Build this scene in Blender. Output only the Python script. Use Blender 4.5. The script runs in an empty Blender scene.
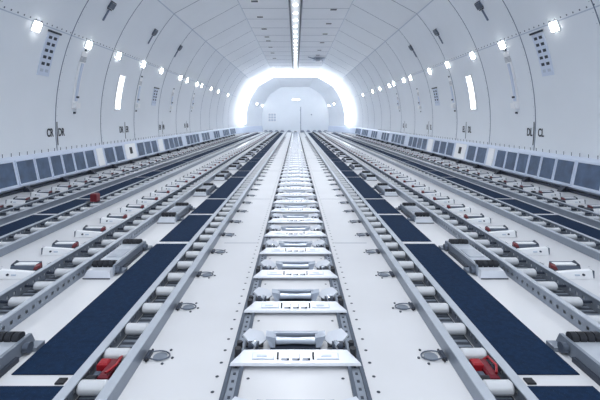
import bpy, bmesh, math, random
from mathutils import Vector, Matrix
random.seed(7)
S = bpy.context.scene
COL = S.collection
R_HULL, ZC = 2.93, 0.72          # hull radius, height of its axis above the cargo floor
Y_BACK, Y_NEAR = 23.0, -3.0
Y_TAPER = 18.6

# ------------------------------------------------------------------ materials
def mat(name, col, rough=.5, metal=0., emit=None, estr=0., noise=0., nscale=8., bump=0., spec=.5, spots=None):
    m = bpy.data.materials.new(name); m.use_nodes = True
    nt = m.node_tree; b = nt.nodes['Principled BSDF']
    b.inputs['Base Color'].default_value = (*col, 1)
    b.inputs['Roughness'].default_value = rough
    b.inputs['Metallic'].default_value = metal
    b.inputs['Specular IOR Level'].default_value = spec
    if emit:
        b.inputs['Emission Color'].default_value = (*emit, 1)
        b.inputs['Emission Strength'].default_value = estr
    tc = nt.nodes.new('ShaderNodeTexCoord')
    if noise or bump:
        n = nt.nodes.new('ShaderNodeTexNoise'); n.inputs['Scale'].default_value = nscale
        n.inputs['Detail'].default_value = 3
        nt.links.new(tc.outputs['Object'], n.inputs['Vector'])
        if noise:
            r = nt.nodes.new('ShaderNodeValToRGB')
            r.color_ramp.elements[0].position = .3; r.color_ramp.elements[1].position = .7
            r.color_ramp.elements[0].color = (*[c*(1-noise) for c in col], 1)
            r.color_ramp.elements[1].color = (*[min(1, c*(1+noise)) for c in col], 1)
            nt.links.new(n.outputs['Fac'], r.inputs['Fac'])
            out = r.outputs['Color']
            if spots:
                v = nt.nodes.new('ShaderNodeTexNoise'); v.inputs['Scale'].default_value = 420
                nt.links.new(tc.outputs['Object'], v.inputs['Vector'])
                rr = nt.nodes.new('ShaderNodeValToRGB')
                rr.color_ramp.elements[0].position = .66; rr.color_ramp.elements[1].position = .74
                nt.links.new(v.outputs['Fac'], rr.inputs['Fac'])
                mx = nt.nodes.new('ShaderNodeMix'); mx.data_type = 'RGBA'
                nt.links.new(rr.outputs['Color'], mx.inputs[0])
                nt.links.new(out, mx.inputs[6]); mx.inputs[7].default_value = (*spots, 1)
                out = mx.outputs[2]
            nt.links.new(out, b.inputs['Base Color'])
        if bump:
            bp = nt.nodes.new('ShaderNodeBump'); bp.inputs['Strength'].default_value = bump
            bp.inputs['Distance'].default_value = .002
            nt.links.new(n.outputs['Fac'], bp.inputs['Height'])
            nt.links.new(bp.outputs['Normal'], b.inputs['Normal'])
    return m

M = dict(
    hull=mat('hull_lining', (.80, .84, .89), .42, noise=.02, nscale=1.5),
    ceil=mat('ceiling_lining', (.80, .83, .88), .5, noise=.02, nscale=2),
    seam=mat('lining_seam', (.16, .20, .28), .7),
    screw=mat('screw_head', (.10, .12, .17), .6),
    floor=mat('floor_panel', (.66, .665, .685), .28, noise=.03, nscale=3),
    fseam=mat('floor_seam', (.30, .33, .40), .6),
    bolt=mat('floor_bolt', (.03, .04, .06), .5),
    white=mat('white_enamel', (.88, .89, .91), .3),
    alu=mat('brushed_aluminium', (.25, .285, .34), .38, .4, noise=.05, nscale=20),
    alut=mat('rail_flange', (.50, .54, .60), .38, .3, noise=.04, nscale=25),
    alud=mat('weathered_aluminium', (.12, .145, .19), .42, .5, noise=.12, nscale=25),
    tray=mat('tray_bottom', (.05, .06, .08), .5, .3, noise=.15, nscale=30),
    roller=mat('roller_sleeve', (.66, .675, .70), .28, .2),
    chrome=mat('polished_steel', (.72, .75, .80), .18, .9),
    black=mat('black_rubber', (.010, .012, .018), .55),
    dark=mat('dark_steel', (.035, .045, .068), .45, .3),
    track=mat('track_edge', (.07, .09, .125), .45, .3),
    alum=mat('cast_metal', (.34, .38, .45), .3, .5),
    lockw=mat('satin_lock_metal', (.68, .71, .77), .3, .25, noise=.05, nscale=14),
    red=mat('red_paint', (.15, .007, .016), .35),
    redb=mat('red_bright_paint', (.32, .010, .018), .35),
    rust=mat('maroon_paint', (.12, .012, .022), .45),
    navy=mat('navy_grit', (.0035, .018, .052), .85, spec=.2, noise=.22, nscale=60, bump=.3, spots=(.03, .075, .15)),
    grille=mat('grille_mesh', (.075, .118, .20), .5, noise=.25, nscale=9),
    dado=mat('dado_panel', (.66, .73, .86), .4),
    text=mat('marking_ink', (.02, .025, .04), .6),
    grey=mat('light_grey_plastic', (.52, .58, .68), .45),
    lamp=mat('lamp_lens', (1, 1, 1), .4, emit=(1, .98, .93), estr=42),
    led=mat('led_lens', (1, 1, 1), .4, emit=(.93, .96, 1), estr=30),
    diff=mat('led_diffuser', (.85, .87, .92), .4, emit=(.92, .96, 1), estr=.35),
    arch=mat('arch_glow', (1, 1, 1), .4, emit=(.92, .96, 1), estr=2.3),
    sign=mat('sign_lens', (1, 1, 1), .4, emit=(.95, .98, 1), estr=4.0),
    win=mat('window_light', (1, 1, 1), .3, emit=(.93, .97, 1), estr=3.2),
)

# ------------------------------------------------------------------ mesh builder
class MB:
    def __init__(s): s.v = []; s.f = []; s.m = []; s.mats = []; s.sm = []
    def mi(s, m):
        if m not in s.mats: s.mats.append(m)
        return s.mats.index(m)
    def poly(s, vs, faces, m, smooth=False):
        o = len(s.v); i = s.mi(m)
        s.v += [tuple(p) for p in vs]
        for f in faces: s.f.append([o+k for k in f]); s.m.append(i); s.sm.append(smooth)
    def hexa(s, p, m):     # p: 8 points, bottom 4 then top 4, same winding
        s.poly(p, [(3, 2, 1, 0), (4, 5, 6, 7), (0, 1, 5, 4), (1, 2, 6, 5), (2, 3, 7, 6), (3, 0, 4, 7)], m)
    def box(s, x0, x1, y0, y1, z0, z1, m, mx=None):
        p = [(x0, y0, z0), (x1, y0, z0), (x1, y1, z0), (x0, y1, z0), (x0, y0, z1), (x1, y0, z1), (x1, y1, z1), (x0, y1, z1)]
        if mx: p = [mx @ Vector(q) for q in p]
        s.hexa(p, m)
    def cbox(s, x0, x1, y0, y1, z0, z1, c, m):   # box with chamfered upper edges
        b = [(x0, y0), (x1, y0), (x1, y1), (x0, y1)]; t = [(x0+c, y0+c), (x1-c, y0+c), (x1-c, y1-c), (x0+c, y1-c)]
        v = [(*q, z0) for q in b] + [(*q, z1-c) for q in b] + [(*q, z1) for q in t]
        f = [(3, 2, 1, 0), (8, 9, 10, 11)]
        for k in range(4):
            j = (k+1) % 4
            f += [(k, j, 4+j, 4+k), (4+k, 4+j, 8+j, 8+k)]
        s.poly(v, f, m)
    def prism(s, pts, axis, a0, a1, m):          # extrude a 2-D outline along an axis
        n = len(pts)
        def P(q, a): return (a, q[0], q[1]) if axis == 'x' else (q[0], a, q[1]) if axis == 'y' else (q[0], q[1], a)
        v = [P(q, a0) for q in pts] + [P(q, a1) for q in pts]
        f = [tuple(range(n-1, -1, -1)), tuple(range(n, 2*n))] + [(k, (k+1) % n, n+(k+1) % n, n+k) for k in range(n)]
        s.poly(v, f, m)
    def cyl(s, p0, p1, r, m, seg=12, r1=None):
        p0, p1 = Vector(p0), Vector(p1); d = (p1-p0).normalized()
        a = d.orthogonal().normalized(); b = d.cross(a); r1 = r if r1 is None else r1
        ring = lambda p, q: [p + a*q*math.cos(2*math.pi*k/seg) + b*q*math.sin(2*math.pi*k/seg) for k in range(seg)]
        s.poly(ring(p0, r)+ring(p1, r1), [(k, (k+1) % seg, seg+(k+1) % seg, seg+k) for k in range(seg)], m, True)
        s.poly(ring(p0, r), [tuple(range(seg-1, -1, -1))], m); s.poly(ring(p1, r1), [tuple(range(seg))], m)
    def tube(s, path, r, m, seg=6, closed=False):
        P = [Vector(p) for p in path]; n = len(P); o = []
        for i in range(n):
            t = (P[(i+1) % n]-P[i-1]) if closed or 0 < i < n-1 else (P[min(i+1, n-1)]-P[max(i-1, 0)])
            t.normalize(); up = Vector((0, 0, 1)) if abs(t.z) < .9 else Vector((1, 0, 0))
            a = t.cross(up).normalized(); b = t.cross(a)
            o += [P[i]+a*r*math.cos(2*math.pi*k/seg)+b*r*math.sin(2*math.pi*k/seg) for k in range(seg)]
        f = []
        for i in range(n if closed else n-1):
            j = (i+1) % n
            f += [(i*seg+k, i*seg+(k+1) % seg, j*seg+(k+1) % seg, j*seg+k) for k in range(seg)]
        s.poly(o, f, m, True)
    def patch(s, sd, a0, a1, y0, y1, d0, d1, m, n=1, w1=None):   # curved slab on the hull: angles in degrees, d = distance inward
        for k in range(n):
            A = [a0+(a1-a0)*k/n, a0+(a1-a0)*(k+1)/n]; p = []
            for d in (d0, d1):
                for (a, y) in ((A[0], y0), (A[0], y1), (A[1], y1), (A[1], y0)): p.append(hp(sd, a, y, d))
            s.hexa(p, m)
    def build(s, name, parent=None, offset=None, flip=1):
        me = bpy.data.meshes.new(name)
        o = Vector(offset) if offset is not None else Vector((0, 0, 0))
        me.from_pydata([((p[0]-o.x)*flip, p[1]-o.y, p[2]-o.z) for p in s.v], [], s.f)
        for mm in s.mats: me.materials.append(mm)
        me.polygons.foreach_set('material_index', s.m); me.polygons.foreach_set('use_smooth', s.sm)
        bm = bmesh.new(); bm.from_mesh(me); bmesh.ops.recalc_face_normals(bm, faces=bm.faces); bm.to_mesh(me); bm.free()
        me.update()
        ob = bpy.data.objects.new(name, me); COL.objects.link(ob)
        if parent is not None: ob.parent = parent
        return ob

def tscale(y):
    T = [(-50, 1, 1), (18.6, 1, 1), (20.2, .955, .97), (21.4, .82, .89), (23.05, .655, .755)]
    for (a, x0, z0), (b, x1, z1) in zip(T, T[1:]):
        if y <= b:
            t = (y-a)/(b-a); return x0+(x1-x0)*t, z0+(z1-z0)*t
    return .655, .755
def hp(sd, a, y, d=0.):
    r = math.radians(a); sx, sz = tscale(y); z = (R_HULL-d)*math.sin(r)
    return (sd*(R_HULL-d)*math.cos(r)*sx, y, ZC+(z*sz if z > 0 else z))

def tag(o, label, cat, group=None):
    o['label'] = label; o['category'] = cat
    if group: o['group'] = group
    return o
def thing(name, loc=(0, 0, 0)):
    o = bpy.data.objects.new(name, None); o.empty_display_size = .05
    COL.objects.link(o); o.location = loc; return o
def dup(src, loc):
    r = src.copy(); COL.objects.link(r); r.location = loc
    for ch in src.children:
        c = ch.copy(); COL.objects.link(c); c.parent = r
    return r
def structure(o): o['kind'] = 'structure'; return o
U = 'first second third fourth fifth sixth seventh eighth ninth tenth eleventh twelfth thirteenth fourteenth fifteenth sixteenth seventeenth eighteenth nineteenth'.split()
TN = {2: 'twent', 3: 'thirt', 4: 'fort', 5: 'fift', 6: 'sixt', 7: 'sevent', 8: 'eight', 9: 'ninet'}
def nth(k):      # 1-based
    if k < 20: return U[k-1]
    t, u = divmod(k, 10)
    return TN[t]+'ieth' if u == 0 else TN[t]+'y-'+U[u-1]
SIDE = {-1: 'CR', 1: 'CL'}

# ------------------------------------------------------------------ the setting
# floor with its seams and bolt heads
b = MB()
b.box(-2.93, 2.93, Y_NEAR, Y_BACK, -.12, 0, M['floor'])
SEAMS = [1.145, 2.42, 3.14, 3.75, 5.15, 5.77, 7.0, 7.65, 8.9, 9.5, 10.75, 11.4, 12.65, 13.3, 14.6, 15.2, 16.5, 17.1, 18.4, 19.0, 20.3, 20.9]
for y in (2.42, 3.75, 5.77, 7.65, 9.5, 11.4, 13.3, 15.2, 17.1, 19.0):
    for sd in (-1, 1): b.box(min(sd*.235, sd*.43), max(sd*.235, sd*.43), y-.003, y+.003, 0, .0006, M['fseam'])
def disc(bb, x, y, r, m, seg=8):
    bb.poly([(x+r*math.cos(2*math.pi*k/seg), y+r*math.sin(2*math.pi*k/seg), .0008) for k in range(seg)], [tuple(range(seg))], m)
y = .9
while y < 14:
    for sd in (-1, 1):
        disc(b, sd*.228, y, .0055, M['bolt'])
    y += .066
for i in range(40):
    for sd in (-1, 1): disc(b, sd*.137, 1.155+.33*i, .005, M['bolt'])
for i in range(36):       # screw rows across the side lanes
    for sd in (-1, 1):
        for q in range(6): disc(b, sd*(1.24+.05*q), 2.09+.33*i-.012*q, .004, M['fseam'], 6)
structure(b.build('floor'))

# curved side walls with frame seams and screw rows
A0, A1, NA = -7.1, 41.6, 18
CEIL_X, CEIL_Z = 1.21, 3.20
YR = [Y_NEAR, 18.6, 19.4, 20.2, 20.8, 21.4, 22.2, Y_BACK]
def ceil_pt(sd, y, d=0., x=CEIL_X):
    sx, sz = tscale(y); return (sd*x*sx, y, ZC+(CEIL_Z-d-ZC)*sz)
FRAMES = [1.1, 2.38, 3.66, 4.88, 6.01, 7.25, 8.53]+[9.8+1.26*k for k in range(7)]
for sd, nm in ((-1, 'wall_left'), (1, 'wall_right')):
    b = MB()
    ang = [A0+(A1-A0)*k/NA for k in range(NA+1)]
    for inner in (0., -.07):
        v = [hp(sd, a, y, inner) for y in YR for a in ang]
        b.poly(v, [(i*(NA+1)+k, i*(NA+1)+k+1, (i+1)*(NA+1)+k+1, (i+1)*(NA+1)+k) for i in range(len(YR)-1) for k in range(NA)], M['hull'], True)
        v = []
        for y in YR: v += [hp(sd, A1, y, inner), ceil_pt(sd, y, inner)]
        b.poly(v, [(2*i, 2*i+1, 2*i+3, 2*i+2) for i in range(len(YR)-1)], M['hull'])
    for y in FRAMES:
        w = .006
        b.patch(sd, A0, A1, y-w, y+w, .0, .0025, M['seam'], 14)
        p = []
        for d in (0, .0025):
            for (q, yy) in ((0, y-w), (0, y+w), (1, y+w), (1, y-w)):
                p.append(ceil_pt(sd, yy, d) if q else hp(sd, A1, yy, d))
        b.hexa([p[0], p[1], (ceil_pt(sd, y+w, 0)), (ceil_pt(sd, y-w, 0)), p[4], p[5], ceil_pt(sd, y+w, .0025), ceil_pt(sd, y-w, .0025)], M['seam'])
    # longitudinal joints: at the lamp line and at the crease of the upper panel
    b.patch(sd, 20.9, 21.15, Y_NEAR, 18.5, 0, .0015, M['grey'])
    b.patch(sd, 41.1, 41.5, Y_NEAR, 18.5, 0, .003, M['grey'])
    y = 3.0
    while y < 10:
        b.patch(sd, 21.4, 21.72, y, y+.014, 0, .003, M['screw']); y += .092
    for y in FRAMES[:9]:
        for q in range(22):
            a = -5+q*2.1
            b.patch(sd, a, a+.12, y+.03, y+.036, 0, .002, M['seam'])
    structure(b.build(nm))

# flat ceiling
b = MB()
for d in (0, -.07):
    v = []
    for y in YR: v += [ceil_pt(-1, y, d), ceil_pt(1, y, d)]
    b.poly(v, [(2*i, 2*i+1, 2*i+3, 2*i+2) for i in range(len(YR)-1)], M['ceil'])
for k in range(16):
    y = 4.1+.95*k
    if y < 18.5:
        for sd in (-1, 1): b.box(*sorted((sd*.16, sd*1.2)), y-.006, y+.006, CEIL_Z-.003, CEIL_Z, M['seam'])
for sd in (-1, 1): b.box(*sorted((sd*1.185, sd*1.2)), Y_NEAR, 18.5, CEIL_Z-.004, CEIL_Z, M['grey'])
structure(b.build('ceiling'))

# rear bulkhead
b = MB()
def bulk_outline(y, k=1.):
    pts = [(-hp(1, A0, y)[0]*k, 0.)]
    L = [hp(-1, a, y) for a in [A0+(A1-A0)*q/12 for q in range(13)]]+[ceil_pt(-1, y)]
    pts += [(p[0]*k, p[2]) for p in L]
    return pts+[(-x, z) for x, z in reversed(pts)]
b.prism(bulk_outline(Y_BACK), 'y', Y_BACK, Y_BACK+.12, M['hull'])
structure(b.build('wall_back'))
b = MB()
b.box(-.62, .30, Y_BACK-.03, Y_BACK-.005, .02, 1.78, M['hull'])
b.box(.285, .315, Y_BACK-.034, Y_BACK-.005, .02, 1.45, M['seam'])
for z in (.5, 1.2): b.box(.25, .29, Y_BACK-.045, Y_BACK-.03, z, z+.1, M['grey'])
structure(b.build('door_1'))

# slanted dado along both walls
for sd, nm in ((-1, 'trim_1'), (1, 'trim_2')):
    b = MB()
    prof = [(2.845, .025), (2.795, .06), (2.855, .335), (2.885, .365), (2.905, .365), (2.905, .025)]
    ys = [Y_NEAR, 18.6, 20.2, 21.4, 22.95]
    n = len(prof); v = []
    for y in ys: v += [(sd*x*tscale(y)[0], y, z) for x, z in prof]
    f = [(i*n+k, i*n+(k+1) % n, (i+1)*n+(k+1) % n, (i+1)*n+k) for i in range(len(ys)-1) for k in range(n)]
    f += [tuple(range(n)), tuple((len(ys)-1)*n+k for k in range(n))]
    b.poly(v, f, M['dado'])
    structure(b.build(nm))
    b = MB()     # dark strip painted in for the shade of the gap under the dado
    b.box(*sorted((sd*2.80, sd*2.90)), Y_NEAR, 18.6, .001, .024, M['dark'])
    structure(b.build('gap_shade_1' if sd < 0 else 'gap_shade_2'))

# ------------------------------------------------------------------ grilles, pins and brackets on the dado
def dado_pt(sd, t, y, d=0.):      # t: 0 lower edge .. 1 upper edge of the slanted face
    x = (2.795+.06*t); z = .06+.275*t
    return (sd*(x*tscale(y)[0]-d*.977), y, z+d*.213)
edges = [(2.55, 2.92), (2.97, 3.29), (3.33, 3.64), (3.68, 4.02), (4.07, 4.33), (4.37, 4.59), (4.63, 4.83), (4.87, 5.08), (5.12, 5.35), (5.39, 5.62),
         (5.93, 6.22), (6.28, 6.56), (7.15, 7.45), (7.51, 7.80), (7.86, 8.15)]
y = 8.6
while y < 18.2:
    for q in range(4):
        if q < 3 or int(y*2) % 3: edges.append((y+.35*q, y+.35*q+.29))
    y += 1.75
ADJ = {10: 'beyond the first blank dado panel', 12: 'beyond the blank panel with a hole'}
for sd in (-1, 1):
    for i, (y0, y1) in enumerate(edges):
        b = MB(); c0, c1 = .1, .9
        def slab(t0, t1, ya, yb, d0, d1, m):
            b.hexa([dado_pt(sd, t0, ya, d0), dado_pt(sd, t0, yb, d0), dado_pt(sd, t1, yb, d0), dado_pt(sd, t1, ya, d0),
                    dado_pt(sd, t0, ya, d1), dado_pt(sd, t0, yb, d1), dado_pt(sd, t1, yb, d1), dado_pt(sd, t1, ya, d1)], m)
        slab(.10, .92, y0, y1, .001, .007, M['grille'])
        o = b.build('vent_grille')
        b = MB(); e = .012
        for (t0, t1, ya, yb) in ((.05, .10, y0-e, y1+e), (.92, .97, y0-e, y1+e), (.10, .92, y0-e, y0), (.10, .92, y1, y1+e)):
            slab(t0, t1, ya, yb, .001, .010, M['dado'])
        b.build('frame', o)
        tag(o, f'{nth(i+1)} blue-grey dado grille from the camera under the {SIDE[sd]}-marked wall', 'grille', 'dado grilles')
    # blank panels between the groups
    for k, (y0, y1, hole) in enumerate(((5.70, 5.87, 0), (6.64, 7.06, 1), (8.24, 8.52, 0))):
        b = MB()
        slab(.06, .96, y0, y1, .001, .012, M['white'])
        o = b.build('blank_panel')
        if hole:
            b = MB(); slab(.35, .75, 6.80, 6.90, .0125, .016, M['black']); b.build('latch_hole', o)
        nm = ['plain white blank dado panel before the pair of grilles', 'white blank dado panel with a dark hole', 'farther plain white blank dado panel past three grilles'][k]
        tag(o, f'{nm} under the {SIDE[sd]}-marked wall', 'panel')
    # pins on the top edge
    y = 2.6; k = 0
    proto = None
    while y < 14 and k < 95:
        if proto is None:
            b = MB(); b.cyl((0, 0, 0), (0, 0, .030), .003, M['alud'], 6); b.cyl((0, 0, .028), (0, 0, .034), .0045, M['dark'], 6)
            o = proto = b.build('net_pin')
        else:
            o = proto.copy(); COL.objects.link(o)
        o.location = (sd*2.888, y, .3655); k += 1
        tag(o, f'{nth(k)} small net pin from the camera on the dado edge of the {SIDE[sd]} wall', 'pin', 'net pins on the dado')
        y += .122
    # dark brackets at the foot of the dado
    for k in range(24):
        y = 2.81+.66*k
        b = MB()
        if k == 0:
            b.prism([(2.72, 0.0005), (2.795, 0.0005), (2.795, .055), (2.775, .055), (2.735, .025)], 'y', -.028, .028, M['dark'])
            b.cyl((2.765, -.04, .03), (2.765, .04, .03), .012, M['black'], 10)
            o = proto = b.build('floor_bracket', None, (2.75, 0, 0), sd)
        else:
            o = proto.copy(); COL.objects.link(o)
        o.location = (sd*2.745, y, 0)
        tag(o, f'{nth(k+1)} dark bracket from the camera at the foot of the {SIDE[sd]} wall dado', 'bracket', 'dado foot brackets')

# ------------------------------------------------------------------ lamps
LAMP_Y = [3.2, 4.235, 5.3, 6.19, 7.2, 8.17, 9.53, 10.12, 11.15, 11.68, 13.0, 14.2, 16.25, 21.9, 22.7]
LN = {1: 'beside the bigger vent plate', 5: 'over the farther vent plate', 3: 'over the lit slot window'}
for sd in (-1, 1):
    for i, y in enumerate(LAMP_Y):
        c = hp(sd, 20.2, y)
        t = thing('wall_light', c)
        h = .92; w = .056
        b = MB(); b.patch(sd, 20.2-h-.15, 20.2+h+.15, y-w-.008, y+w+.008, .001, .012, M['white'], 2); b.build('housing', t, c)
        b = MB(); b.patch(sd, 20.2-h, 20.2+h, y-w, y+w, .0122, .018, M['lamp'], 2); b.build('lens', t, c)
        tag(t, f'{nth(i+1)} square lit wall lamp from the camera on the {SIDE[sd]} wall', 'light', 'square wall lamps')

# centre light channel
LED_W = 66
t = thing('ceiling_light_channel', (0, 11.5, CEIL_Z)); c = (0, 11.5, CEIL_Z)
tag(t, 'long white light channel with LED spots along the middle of the ceiling', 'light')
b = MB(); b.box(-.105, .105, -2.9, 19.4, CEIL_Z-.012, CEIL_Z-.001, M['white']); b.build('tray', t, c)
for sd in (-1, 1):
    b = MB(); b.box(*sorted((sd*.105, sd*.13)), -2.9, 19.4, CEIL_Z-.035, CEIL_Z-.001, M['dark'])
    b.box(*sorted((sd*.13, sd*.15)), -2.9, 19.4, CEIL_Z-.02, CEIL_Z-.001, M['alu']); b.build('side_rail', t, c)
b = MB(); b.box(-.075, .075, -2.9, 19.4, CEIL_Z-.018, CEIL_Z-.0125, M['diff']); b.build('diffuser', t, c)
proto = None
for k in range(-12, 22):
    y = 5.25+.655*k
    if proto is None:
        b = MB(); b.cyl((0, 0, -.012), (0, 0, 0), .042, M['led'], 14); o = proto = b.build('led_spot', t)
    else:
        o = proto.copy(); COL.objects.link(o); o.parent = t
    o.location = (0, y-11.5, -.0185)
    if k % 2 == 0:
        L = bpy.data.lights.new('led_beam', 'SPOT'); L.energy = LED_W; L.spot_size = math.radians(150); L.spot_blend = 1.; L.shadow_soft_size = .06
        L.color = (.95, .975, 1)
        lo = bpy.data.objects.new('led_beam', L); COL.objects.link(lo); lo.parent = t; lo.location = (0, y-11.5, -.04)
# added glowing band, stands in for the brightly lit hull where it narrows
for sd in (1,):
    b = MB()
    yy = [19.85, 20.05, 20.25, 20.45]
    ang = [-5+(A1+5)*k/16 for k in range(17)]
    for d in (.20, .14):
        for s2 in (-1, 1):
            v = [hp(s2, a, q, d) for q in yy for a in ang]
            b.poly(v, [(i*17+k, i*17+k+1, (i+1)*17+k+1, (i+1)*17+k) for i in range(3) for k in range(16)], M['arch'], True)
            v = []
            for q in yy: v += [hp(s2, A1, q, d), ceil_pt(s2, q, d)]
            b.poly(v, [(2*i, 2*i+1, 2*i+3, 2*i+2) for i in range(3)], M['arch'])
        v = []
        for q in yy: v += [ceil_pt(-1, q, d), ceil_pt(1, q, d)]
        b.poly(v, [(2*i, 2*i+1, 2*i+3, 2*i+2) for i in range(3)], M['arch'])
    tag(b.build('arch_glow_band'), 'wide glowing white band standing in for the lit arch at the far end', 'light')
# bulkhead lamp, placard and handle
t = thing('bulkhead_light', (.02, Y_BACK-.01, 1.86)); c = t.location.copy()
b = MB(); b.box(-.24, .28, Y_BACK-.05, Y_BACK-.004, 1.80, 1.92, M['white']); b.build('housing', t, c)
b = MB(); b.box(-.18, .22, Y_BACK-.06, Y_BACK-.0505, 1.82, 1.90, M['sign']); b.build('lens', t, c)
tag(t, 'lit white sign lamp above the door in the rear bulkhead', 'light')
b = MB()
for i in range(3):
    for j in range(3): b.box(-1.55+.15*i, -1.43+.15*i, Y_BACK-.012, Y_BACK-.004, .62+.16*j, .74+.16*j, M['grey'])
b.box(-1.58, -1.10, Y_BACK-.0038, Y_BACK-.001, .58, 1.1, M['white'])
tag(b.build('placard'), 'pale grey placard of nine squares on the rear bulkhead', 'placard')
b = MB(); b.cyl((.92, Y_BACK-.03, 1.0), (.92, Y_BACK-.002, 1.0), .035, M['seam'], 10)
tag(b.build('door_release'), 'small dark round knob on the rear bulkhead beside the door seam', 'knob')
# camera / cable box at the ceiling before the arch
t = thing('ceiling_bracket', (.85, 16.0, CEIL_Z)); c = t.location.copy()
b = MB(); b.box(.72, 1.16, 15.9, 16.4, CEIL_Z-.06, CEIL_Z-.002, M['grey']); b.build('body', t, c)
b = MB()
b.tube([(.5, 15.6, CEIL_Z-.03), (.8, 15.8, CEIL_Z-.1), (1.05, 15.9, CEIL_Z-.07), (1.1, 16.3, CEIL_Z-.1)], .02, M['alum']); b.build('arm', t, c)
b = MB(); b.box(.80, .95, 15.6, 15.85, CEIL_Z-.17, CEIL_Z-.061, M['alum']); b.build('head', t, c)
tag(t, 'grey bracket with cable arm hanging from the ceiling just before the lit arch', 'bracket')

# dark slots in the ceiling
for sd, ys in ((-1, [8.3, 9.58, 10.85, 11.9, 12.5, 13.6, 14.8, 16.1]), (1, [8.93, 10.24, 11.5, 12.8, 14.2, 15.3])):
    for i, y in enumerate(ys):
        x = sd*.85
        t = thing('ceiling_vent', (x, y, CEIL_Z))
        b = MB(); b.box(x-.085, x+.085, y-.07, y+.07, CEIL_Z-.008, CEIL_Z-.001, M['white']); b.build('frame', t, t.location)
        b = MB()
        b.box(x-.07, x+.07, y-.055, y+.055, CEIL_Z-.012, CEIL_Z-.0082, M['dark'])
        b.build('slot', t, t.location)
        tag(t, f'{nth(i+1)} dark ceiling slot from the camera between light channel and {SIDE[sd]} wall', 'vent', 'ceiling slots')

# ------------------------------------------------------------------ plates, windows and strips under the lamps
for sd in (-1, 1):
    for (y0, y1, a0, a1, rows, nm, lab) in ((4.45, 4.66, 10.3, 20.0, 6, 'vent_plate', 'bigger vent plate with dark oval holes beside the lamp'),
                                           (8.08, 8.32, 6.0, 12.8, 5, 'vent_plate', 'smaller distant vent plate with dark oval holes')):
        c = hp(sd, (a0+a1)/2, (y0+y1)/2)
        t = thing(nm, c)
        b = MB(); b.patch(sd, a0, a1, y0, y1, .001, .008, M['dado'], 5); b.build('plate', t, c)
        b = MB(); b.patch(sd, a1+.1, a1+.55, y0-.01, y1+.01, .001, .02, M['dark']); b.build('top_bar', t, c)
        for k in range(rows):
            for q in range(2):
                ac = a0+1.2+(a1-a0-2.2)*k/(rows-1); yc = y0+.06+(y1-y0-.12)*q
                b = MB(); b.patch(sd, ac-.33, ac+.33, yc-.026, yc+.026, .0081, .012, M['dark'] if k else M['grey'], 1)
                b.build('oval_hole', t, c)
        tag(t, f'{lab} on the {SIDE[sd]} wall', 'vent')
    for k, (y, a0, a1, w) in enumerate(((5.29, 3.2, 18.2, .07), (7.33, 4.5, 15.5, .06), (9.32, 5, 14, .06), (11.2, 6, 14, .06))):
        c = hp(sd, (a0+a1)/2, y); t = thing('conduit_strip', c)
        b = MB(); b.patch(sd, a0, a1, y-w, y+w, .001, .007, M['white'], 6); b.build('backing', t, c)
        b = MB(); b.patch(sd, a0+2, a1-3, y-.02, y+.02, .0072, .025, M['dado'], 6); b.build('conduit', t, c)
        b = MB(); b.patch(sd, a0+.2, a0+1.6, y-.055, y+.055, .0072, .05, M['white']); b.build('junction_box', t, c)
        for q, aa in enumerate((a0+3.1, a0-1.0, a1+.5)):
            b = MB(); b.patch(sd, aa-.25, aa+.25, y-.022, y+.022, .001 if q else .0255, .012 if q else .04, M['dark']); b.build('clip', t, c)
        b = MB()
        for q in range(5): b.patch(sd, a1-2.6+.3*q, a1-2.5+.3*q, y-w, y+w, .0072, .0095, M['alud'])
        b.build('louvre', t, c)
        tag(t, f'{nth(k+1)} pale upright conduit strip from the camera on the {SIDE[sd]} wall', 'conduit', 'wall conduit strips')
    y0, y1 = 6.46, 6.64; c = hp(sd, 9, 6.55); t = thing('slot_window', c)
    b = MB()
    b.patch(sd, 3.3, 15, y0-.025, y0, .001, .012, M['white'], 6); b.patch(sd, 3.3, 15, y1, y1+.025, .001, .012, M['white'], 6)
    b.patch(sd, 3.3, 3.8, y0, y1, .001, .012, M['white']); b.patch(sd, 14.5, 15, y0, y1, .001, .012, M['white']); b.build('frame', t, c)
    b = MB(); b.patch(sd, 3.85, 14.45, y0+.002, y1-.002, .001, .006, M['win'], 6); b.build('pane', t, c)
    tag(t, f'tall narrow lit slot window on the {SIDE[sd]} wall', 'window')
    for k, y in enumerate((5.38, 7.03, 8.56)):
        c = hp(sd, 31, y); t = thing('net_hook', c)
        b = MB(); b.patch(sd, 31.3, 33.0, y-.06, y+.06, .001, .03, M['alud']); b.build('block', t, c)
        b = MB(); b.patch(sd, 30.9, 31.25, y-.05, y+.05, .001, .02, M['dark']); b.patch(sd, 33.05, 33.3, y-.07, y+.07, .001, .02, M['dark']); b.build('clamp', t, c)
        b = MB(); b.patch(sd, 27.6, 30.85, y-.012, y+.016, .001, .014, M['seam'], 3); b.build('strap', t, c)
        tag(t, f'{nth(k+1)} grey hook with short strap from the camera high on the {SIDE[sd]} wall', 'hook', 'high wall hooks')

# ------------------------------------------------------------------ wall markings
def marking(txt, sd, ang, y, size, label):
    cu = bpy.data.curves.new('m', 'FONT'); cu.body = txt; cu.size = size; cu.extrude = .001
    cu.align_x = 'CENTER'; cu.align_y = 'CENTER'; cu.offset = size*.022
    tmp = bpy.data.objects.new('m', cu); COL.objects.link(tmp)
    dg = bpy.context.evaluated_depsgraph_get()
    me = bpy.data.meshes.new_from_object(tmp.evaluated_get(dg)); bpy.data.objects.remove(tmp)
    r = math.radians(ang); n = Vector((-sd*math.cos(r), 0, -math.sin(r))); u = Vector((-sd*math.sin(r), 0, math.cos(r))); a = u.cross(n)
    me.materials.clear(); me.materials.append(M['text'])
    mx = Matrix((a*.72, u, n)).transposed().to_4x4(); mx.translation = Vector(hp(sd, ang, y, .004))
    o = bpy.data.objects.new('position_marking', me); COL.objects.link(o); o.matrix_world = mx
    tag(o, label, 'marking')
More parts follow.
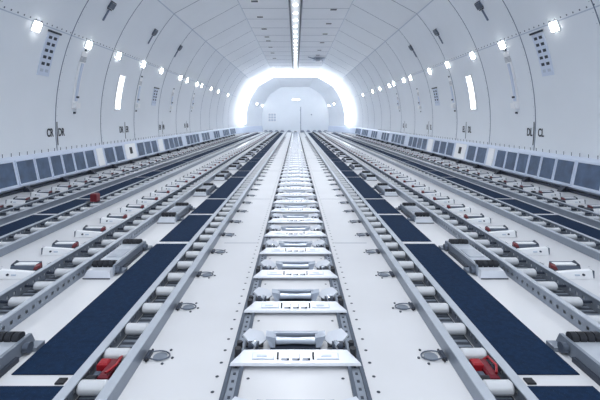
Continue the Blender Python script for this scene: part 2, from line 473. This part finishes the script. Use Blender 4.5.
marks = ((4.88, 'C', 'D', .135, .115), (6.83, 'D', 'E', .145, .115), (8.75, 'E', 'F', .145, .115), (10.7, 'F', 'G', .15, .13))
for sd, L in ((-1, 'R'), (1, 'L')):
    for (y, p, q, sz, sp) in marks:
        a = -2.7 if y < 5 else -3.0
        marking(p+L, sd, a, y-sp, sz, f'dark stencilled {p}{L} marking beside the {q}{L} on the pale curved wall')
        marking(q+L, sd, a, y+sp, sz, f'dark stencilled {q}{L} marking beyond the {p}{L} on the pale curved wall')
        b = MB(); b.patch(sd, a-3.0, a+2.6, y+.02, y+.034, .003, .005, M['text'], 3)
        tag(b.build('position_line'), f'thin dark upright line between the {p}{L} and {q}{L} markings', 'marking')

# ------------------------------------------------------------------ roller trays
TRAYS = [(.475, .61, 'inmost'), (1.01, 1.185, 'second'), (1.60, 1.765, 'third'), (2.08, 2.26, 'outmost')]
TY0, TY1 = .35, 22.2
def rail_mesh(sgn, fl, both, TH):   # hollow rail: plain outer web, perforated inner web, flat top flange; sgn points to the tray's inside
    b = MB(); w = .003
    def web(xc, holes):
        if not holes: b.box(xc-w/2, xc+w/2, TY0, TY1, 0, TH, M['alu']); return
        b.box(xc-w/2, xc+w/2, TY0, TY1, .0, .018, M['alu']); b.box(xc-w/2, xc+w/2, TY0, TY1, .031, TH, M['alu'])
        y = TY0
        while y < TY1:
            y2 = min(y+.026, TY1); b.box(xc-w/2, xc+w/2, y, y2, .018, .031, M['alu']); y += .04
    b.box(*sorted((sgn*(fl-.0095), sgn*(fl-.0105))), TY0, TY1, .004, TH-.004, M['white'])  # added white strip behind the web holes so they show bright
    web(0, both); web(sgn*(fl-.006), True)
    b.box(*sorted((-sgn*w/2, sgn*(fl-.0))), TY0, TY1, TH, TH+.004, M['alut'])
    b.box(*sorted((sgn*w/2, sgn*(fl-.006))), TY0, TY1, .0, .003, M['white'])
    return b
def build_tray(wid, fl, both, TH, inward):
    pr = {}
    for sgn in (-1, 1):
        o = rail_mesh(-sgn, fl, both, TH).build('side_rail'); pr[sgn] = o
    h = wid/2-.004
    b = MB(); b.box(-h+fl, h-fl, TY0, TY1, .0, .006, M['tray'])
    y = TY0+.02
    while y < 9:
        b.box(-h+fl+.006, h-fl-.006, y, y+.012, .006, .0085, M['alu']); y += .03
    pr['base'] = b.build('base')
    b = MB(); rl = wid/2-fl-.0035; ctr = 0. if wid < .15 else -inward*(rl-.045); hl = rl if wid < .15 else .045; RR = .0185 if wid < .15 or both else .016
    b.cyl((ctr-hl+.005, 0, 0), (ctr+hl-.005, 0, 0), RR, M['roller'], 18)
    for s2 in (-1, 1):
        b.cyl((ctr+s2*(hl-.005), 0, 0), (ctr+s2*hl, 0, 0), RR, M['roller'], 18, RR-.0045)
        b.cyl((ctr+s2*hl, 0, 0), (s2*(rl+.004), 0, 0), .006, M['dark'], 8)
    pr['roller'] = b.build('roller')
    return pr
for sd in (-1, 1):
    for ti, (x0, x1, nm) in enumerate(TRAYS):
        wid = x1-x0; cx = sd*(x0+x1)/2
        t = thing('roller_tray', (cx, 0, .001))
        fl = .026 if ti == 0 else .020; TH = .05 if ti == 1 else .042; pr = build_tray(wid, fl, ti == 1, TH, sd)
        for sgn in (-1, 1): pr[sgn].parent = t; pr[sgn].location.x = sgn*(wid/2-.002)
        pr['base'].parent = t
        pr['roller'].parent = t
        ys = [1.073+.15*k for k in range(-4, 140)]
        first = True; rest = MB()
        for k, y in enumerate(ys):
            if y > 22: break
            if k < 100:
                o = pr['roller'] if first else pr['roller'].copy()
                if not first: COL.objects.link(o); o.parent = t
                first = False; o.location = (0, y+(.053 if ti == 1 else .02 if ti > 1 else 0), .0285)
            else:
                rest.cyl((-wid/2+.03, y+.04, .0285), (wid/2-.03, y+.04, .0285), .0185, M['roller'], 8)
        o = rest.build('distant_roller', t); o['kind'] = 'stuff'
        lab = {0: 'roller tray beside the white centre aisle', 1: 'second roller tray from the aisle', 2: 'third roller tray from the aisle', 3: 'fourth roller tray out from the aisle'}[ti]
        tag(t, f'long {lab} on the {SIDE[sd]} wall side', 'roller tray', 'roller trays')

# red drive motors in the inner trays
for sd in (-1, 1):
    x = sd*.5425; t = thing('drive_motor', (x, 1.15, .013)); c = t.location
    b = MB(); b.cbox(x-.006, x+.024, 1.105, 1.19, .0165, .040, .006, M['red']); b.cbox(x-.030, x+.0, 1.150, 1.18, .0165, .046, .004, M['redb']); b.cbox(x-.028, x-.008, 1.105, 1.14, .0165, .034, .004, M['alud']); b.build('motor_body', t, c)
    b = MB(); b.cyl((x-.034, 1.105, .030), (x-.008, 1.105, .030), .011, M['black'], 12); b.build('gear_head', t, c); b = MB(); b.cyl((x+.025, 1.16, .028), (x+.036, 1.16, .030), .011, M['dark'], 12); b.build('gear_head', t, c)
    b = MB(); b.tube([(x+.01, 1.19, .03), (x+.028, 1.185, .046), (x+.03, 1.14, .048), (x+.015, 1.11, .045)], .004, M['redb']); b.build('cable', t, c)
    tag(t, f'red drive motor between the first rollers of the aisle tray, {SIDE[sd]} side', 'motor')
x = -1.69; t = thing('red_indicator', (x, 3.37, .0555)); c = t.location
b = MB(); b.cbox(x-.028, x+.026, 3.345, 3.405, .0565, .124, .008, M['red']); b.build('flag', t, c)
b = MB(); b.cbox(x-.075, x+.075, 3.35, 3.40, .0556, .0562, .0003, M['dark']); b.build('clip', t, c)
tag(t, 'small dark red block standing on the third roller tray', 'block')

# ------------------------------------------------------------------ navy grit strips
ends = [.55]+SEAMS+[21.6]
for sd in (-1, 1):
    for x0, x1, nm in ((.622, .832, 'beside the inner roller tray'), (1.79, 2.045, 'in the outer strip')):
        for i in range(len(ends)-1):
            y0, y1 = ends[i]+.026, ends[i+1]-.026
            b = MB(); b.cbox(*sorted((sd*x0, sd*x1)), y0, y1, .0005, .004, .001, M['navy'])
            o = b.build('grit_mat')
            tag(o, f'{nth(i+1)} navy floor mat from the camera {nm} on the {SIDE[sd]} side', 'mat', 'navy floor mats')
    b = MB(); b.cbox(*sorted((sd*.655, sd*.68)), 1.128, 1.152, .0005, .006, .001, M['black'])
    tag(b.build('floor_plug'), f'small black plug in the white gap between the first mats, {SIDE[sd]} side', 'plug')

# ------------------------------------------------------------------ copying a kind along the hold
def along(name, parts_fn, x, ys, label_fn, cat, group, far=11.5, sd=1):
    """parts_fn() -> [(part name, MB)] built round the origin for the side sd = +1"""
    parts = parts_fn()
    root = None; farp = None
    for k, y in enumerate(ys):
        if y < far:
            if root is None:
                root = o = thing(name, (x, y, 0))
                for pn, mb in parts: mb.build(pn, root, None, sd)
            else: o = dup(root, (x, y, 0))
        else:
            if farp is None:
                al = MB()
                for pn, mb in parts:
                    off = len(al.v); al.v += mb.v
                    for f, mi, sm in zip(mb.f, mb.m, mb.sm):
                        al.f.append([off+q for q in f]); al.m.append(al.mi(mb.mats[mi])); al.sm.append(sm)
                farp = o = al.build(name, None, None, sd)
            else: o = farp.copy(); COL.objects.link(o)
            o.location = (x, y, 0)
        tag(o, label_fn(k), cat, group)

# centre tracks
for sd in (-1, 1):
    x0, x1 = .155, .202; c = (sd*(x0+x1)/2, 0, 0)
    t = thing('seat_track', c)
    b = MB(); b.box(*sorted((sd*x0, sd*x1)), .5, 22.6, .0008, .004, M['alu']); b.build('channel', t, c)
    for (a, e) in ((x0, x0+.011), (x1-.011, x1)):
        b = MB(); b.box(*sorted((sd*a, sd*e)), .5, 22.6, .0041, .0115, M['track']); b.build('edge_strip', t, c)
    b = MB(); y = .5
    while y < 9:
        xx = sd*(x0+x1)/2; b.box(xx-.004, xx+.004, y, y+.009, .0041, .0055, M['dark']); y += .0333
    o = b.build('slot_groove', t, c); o['kind'] = 'stuff'
    tag(t, f'grey slotted floor track along the centre locks, on the {SIDE[sd]} side', 'track')

def lock_parts():
    P = []
    sl = math.atan2(.013, .048)
    b = MB(); z0, zf, zb = .0118, .019, .032
    b.hexa([(-.197, 0, z0), (.197, 0, z0), (.168, .062, z0), (-.168, .062, z0), (-.195, .003, zf), (.195, .003, zf), (.160, .050, zb), (-.160, .050, zb)], M['lockw'])
    mx = Matrix.Translation((0, .026, .0258)) @ Matrix.Rotation(sl, 4, 'X')
    for q in (-1, 1):
        b.box(q*.098-.034, q*.098+.034, -.012, .012, 0, .0012, M['grey'], mx)
        b.box(q*.098-.032, q*.098+.030, -.009, .010, .0012, .0018, M['lockw'], mx)
        b.box(q*.098-.020, q*.098+.012, -.004, .004, .0018, .0026, M['grey'], mx)
    P.append(('crossbar', b))
    for q in (-.032, 0, .032):
        b = MB(); b.box(q-.011, q+.011, -.012, .004, .0005, .006, M['lockw'], mx); b.box(q+.006, q+.013, -.014, .006, .0005, .0045, M['dark'], mx)  # dark sliver beside each tab is its shadow, painted in
        P.append(('stop_tab', b))
    for q in (-1, 1):
        b = MB(); b.box(q*.054-.003, q*.054+.003, -.012, .012, .0005, .004, M['black'], mx); P.append(('slot', b))
        b = MB(); b.cyl((q*.178, .043, .0116), (q*.178, .043, .042), .0105, M['black'], 12); P.append(('end_knob', b))
    # cradle roller behind the bar
    b = MB()
    b.box(-.082, .082, .105, .150, .0008, .008, M['dark'])
    for q in (-1, 1):
        b.hexa([(q*.066, .104, .008), (q*.082, .104, .008), (q*.082, .15, .008), (q*.066, .15, .008),
                (q*.064, .108, .036), (q*.098, .112, .040), (q*.098, .148, .040), (q*.064, .148, .036)], M['alum'])
    b.hexa([(-.066, .138, .008), (.066, .138, .008), (.066, .15, .008), (-.066, .15, .008), (-.075, .136, .038), (.075, .136, .038), (.075, .15, .038), (-.075, .15, .038)], M['alum'])
    P.append(('cradle', b))
    b = MB(); b.cyl((-.0635, .121, .021), (-.0, .121, .021), .0125, M['alum'], 14, .010); b.cyl((0, .121, .021), (.0635, .121, .021), .010, M['alum'], 14, .0125); P.append(('roller', b))
    for q in (-1, 1):
        pts = [(-.174, .118), (-.150, .098), (-.112, .102), (-.094, .128), (-.112, .152), (-.158, .150)]
        cen = Vector((q*-.134, .125, .030)); mt = Matrix.Translation(cen) @ Matrix.Rotation(q*.30, 4, 'Y') @ Matrix.Rotation(.32, 4, 'X')
        v = []
        for zz in (-.003, .004):
            for (px, py) in pts: v.append(mt @ Vector((q*(px+.134), py-.125, zz)))
        n = 6
        b = MB(); b.poly(v, [(5, 4, 3, 2, 1, 0), (6, 7, 8, 9, 10, 11)]+[(k, (k+1) % 6, 6+(k+1) % 6, 6+k) for k in range(6)], M['lockw'])
        P.append(('lock_pawl', b))
        b = MB(); b.cyl((q*-.152, .093, .022), (q*-.118, .093, .022), .012, M['dark'], 12); b.cyl((q*-.138, .083, .024), (q*-.128, .098, .027), .011, M['chrome'], 10)
        b.box(min(q*-.16, q*-.105), max(q*-.16, q*-.105), .098, .142, .0118, .017, M['black']); P.append(('pivot', b))
        b = MB(); b.cyl((q*-.181, .100, .0116), (q*-.181, .100, .030), .009, M['black'], 10); P.append(('end_knob', b))
    return P
ys = [1.195+.33*k for k in range(-1, 64)]
along('pallet_lock', lock_parts, 0, ys, lambda k: f'{nth(k+1)} white pallet lock bar from the camera across the centre floor tracks' if k else 'white pallet lock bar just below the frame across the centre tracks', 'pallet lock', 'centre pallet locks')

# tie-down rings beside the aisle trays
def ring_parts():
    P = []
    b = MB(); b.cbox(.018, .033, -.022, .022, .0008, .012, .003, M['dark']); b.cyl((.022, -.03, .006), (.022, .03, .006), .004, M['black'], 8); P.append(('hinge', b))
    b = MB(); b.tube([(-.008+.034*math.cos(a), .024*math.sin(a), .006+.002*math.cos(a)) for a in [2*math.pi*k/18 for k in range(18)]], .0022, M['alud'], 6, True); P.append(('wire_ring', b))
    b = MB()
    for (px, py) in ((-.035, .036), (-.052, -.006), (-.03, -.036)): b.cyl((px, py, .0008), (px, py, .003), .0045, M['bolt'], 8)
    b.cyl((-.012, 0, .0008), (-.012, 0, .003), .022, M['alu'], 14)
    P.append(('socket', b))
    return P
for sd in (-1, 1):
    along('tie_down_ring', ring_parts, sd*.438, [1.26+.33*k for k in range(48)],
          lambda k: f'{nth(k+1)} dark wire tie-down ring from the camera beside the aisle tray, {SIDE[sd]} side', 'tie-down ring', 'aisle tie-down rings', 8, sd)

# powered drive units between the inner mat and the second tray
def pdu_parts():
    P = []; L = .46
    b = MB(); b.prism([(.05, .001), (L-.02, .001), (L-.03, .040), (.06, .040)], 'x', -.052, .052, M['alut'])
    b.box(-.04, .04, .11, .13, .0402, .043, M['dark']); b.box(-.038, .038, .18, .30, .0402, .042, M['alum'])
    P.append(('body', b))
    b = MB(); b.hexa([(-.068, -.005, .001), (.064, -.005, .001), (.060, .049, .001), (-.064, .049, .001), (-.055, .012, .034), (.050, .012, .034), (.050, .049, .036), (-.055, .049, .036)], M['lockw']); P.append(('ramp', b))
    b = MB(); b.box(-.066, .062, -.007, -.0055, .001, .006, M['dark']); P.append(('toe_strip', b))
    for yy in (.072, L-.045):
        b = MB()
        for k in range(4): b.cyl((-.05+.025*k, yy, .045), (-.05+.025*k+.021, yy, .045), .018, M['black'], 14)
        b.cyl((-.052, yy, .045), (.052, yy, .045), .014, M['black'], 10)
        P.append(('rubber_roller', b))
    b = MB(); b.hexa([(-.069, .03, .001), (-.054, .03, .001), (-.054, L, .001), (-.069, L, .001), (-.066, .05, .046), (-.054, .05, .046), (-.054, L-.02, .046), (-.066, L-.02, .046)], M['alu'])
    P.append(('side_plate', b))
    for yy in (.055, L-.06):
        b = MB(); b.cyl((-.088, yy, .022), (-.07, yy, .022), .017, M['alud'], 12); b.box(-.1, -.0695, yy+.012, yy+.055, .001, .014, M['alu']); P.append(('axle_bracket', b))
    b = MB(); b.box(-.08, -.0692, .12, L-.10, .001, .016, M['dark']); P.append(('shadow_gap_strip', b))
    return P
for sd in (-1, 1):
    along('drive_unit', pdu_parts, sd*.933, [.875+1.0*k for k in range(21)],
          lambda k: f'{nth(k+1)} drive unit with black rollers from the camera beside the inner navy mats, {SIDE[sd]} side', 'drive unit', 'drive units', 12, sd)

# side locks: white bar, red lever, grey pawl
def side_parts(lev='red'):
    P = []
    b = MB(); b.hexa([(-.088, -.002, .001), (.076, -.002, .001), (.076, .030, .001), (-.088, .030, .001), (-.085, .004, .034), (.074, .004, .048), (.074, .026, .048), (-.085, .026, .034)], M['white'])
    b.cyl((.03, -.004, .024), (.03, .003, .024), .006, M['dark'], 10); b.box(-.01, .012, -.003, .004, .018, .026, M['grey'])
    P.append(('front_bar', b))
    b = MB(); b.box(.0762, .081, -.001, .028, .004, .046, M['alud']); P.append(('end_plate', b))
    b = MB(); b.prism([(.058, .001), (.125, .001), (.12, .05), (.072, .042)], 'x', -.055, .066, M['alud'])
    b.box(-.05, .060, .078, .114, .0435, .0485, M['white'])
    b.hexa([(.05, .07, .042), (.066, .07, .042), (.066, .115, .048), (.05, .115, .048), (.055, .075, .049), (.065, .075, .050), (.065, .11, .060), (.06, .11, .060)], M['dark'])
    b.box(-.055, .066, .0305, .0575, .001, .010, M['dark'])  # dark strip between bar and pawl, painted as the shade of the gap
    P.append(('rear_pawl', b))
    b = MB(); b.hexa([(-.128, .012, .001), (-.0885, .002, .001), (-.0885, .05, .001), (-.128, .09, .001), (-.125, .02, .028), (-.09, .006, .034), (-.09, .045, .040), (-.125, .085, .036)], M['dark'])
    b.cbox(-.130, -.095, .095, .125, .001, .045, .006, M['black']); b.box(-.122, -.03, .035, .13, .0008, .004, M['dark']); P.append(('latch_arm', b))  # dark floor plate also carries the painted shade under the latch
    b = MB(); b.hexa([(-.088, .055, .030), (-.060, .044, .032), (-.056, .070, .034), (-.080, .085, .032), (-.085, .058, .052), (-.064, .048, .046), (-.060, .068, .054), (-.080, .082, .058)], M[lev])
    b.box(-.082, -.062, .05, .082, .001, .030, M['black']); b.cyl((-.085, .062, .03), (-.058, .062, .03), .012, M['black'], 10)
    P.append(('lever', b))
    for _, mb in P: mb.v = [(p[0], p[1], .001+(p[2]-.001)*.82) for p in mb.v]
    return P
for sd in (-1, 1):
    along('side_lock', side_parts, sd*1.32, [1.875+.33*k for k in range(59)],
          lambda k: f'{nth(k+1)} white side lock with red lever from the camera, inner lock row, {SIDE[sd]} side', 'side lock', 'inner side locks', 9, sd)
    along('side_lock', lambda: side_parts('rust'), sd*2.47, [2.86+.33*k for k in range(54)],
          lambda k: f'{nth(k+1)} white side lock from the camera in the row nearer the {SIDE[sd]} wall dado', 'side lock', 'wall side locks', 9, sd)

# stops along the foot of the bulkhead
def stop_parts():
    b = MB(); b.cbox(-.13, .13, -.1, .1, .001, .05, .01, M['alu']); c = MB(); c.prism([(-.06, .05), (.06, .05), (.03, .12), (0, .12)], 'x', -.08, .08, M['alum'])
    return [('base', b), ('stop_pawl', c)]
xs = [-1.68, -1.4, -1.07, -.75, -.36, .4, .72, 1.08, 1.36, 1.7]
for i, x in enumerate(xs):
    parts = stop_parts(); t = thing('end_stop', (x, 22.72, 0))
    for pn, mb in parts: mb.build(pn, t)
    d = nth(abs(i-4.5)//1 and (i-4 if i > 4 else 5-i) or 1)
    tag(t, f'{d} grey end stop from the centre line before the bulkhead, {SIDE[-1 if x < 0 else 1]} side', 'end stop', 'end stops')
b = MB(); b.cbox(-.16, .16, 22.62, 22.82, .012, .09, .01, M['white']); b.box(-.06, .06, 22.612, 22.6195, .03, .07, M['black'])
tag(b.build('centre_stop'), 'white centre stop with dark slot at the far end of the tracks', 'end stop')

# ------------------------------------------------------------------ light, camera, view
w = bpy.data.worlds.new('World'); S.world = w; w.use_nodes = True
w.node_tree.nodes['Background'].inputs[0].default_value = (.88, .94, 1, 1)
w.node_tree.nodes['Background'].inputs[1].default_value = 1.15
cam = bpy.data.cameras.new('Camera'); co = bpy.data.objects.new('Camera', cam); COL.objects.link(co)
co.location = (0, 0, .75); co.rotation_euler = (math.pi/2, 0, 0)
cam.sensor_width = 36; cam.lens = 24; cam.clip_start = .05
cam.shift_x = 4.5/600; cam.shift_y = -81/600
S.camera = co
S.view_settings.view_transform = 'Standard'; S.view_settings.look = 'None'
S.view_settings.exposure = .22; S.view_settings.gamma = 1
S.view_settings.use_curve_mapping = False
S.cycles.use_denoising = True
S.cycles.max_bounces = 12; S.cycles.diffuse_bounces = 8
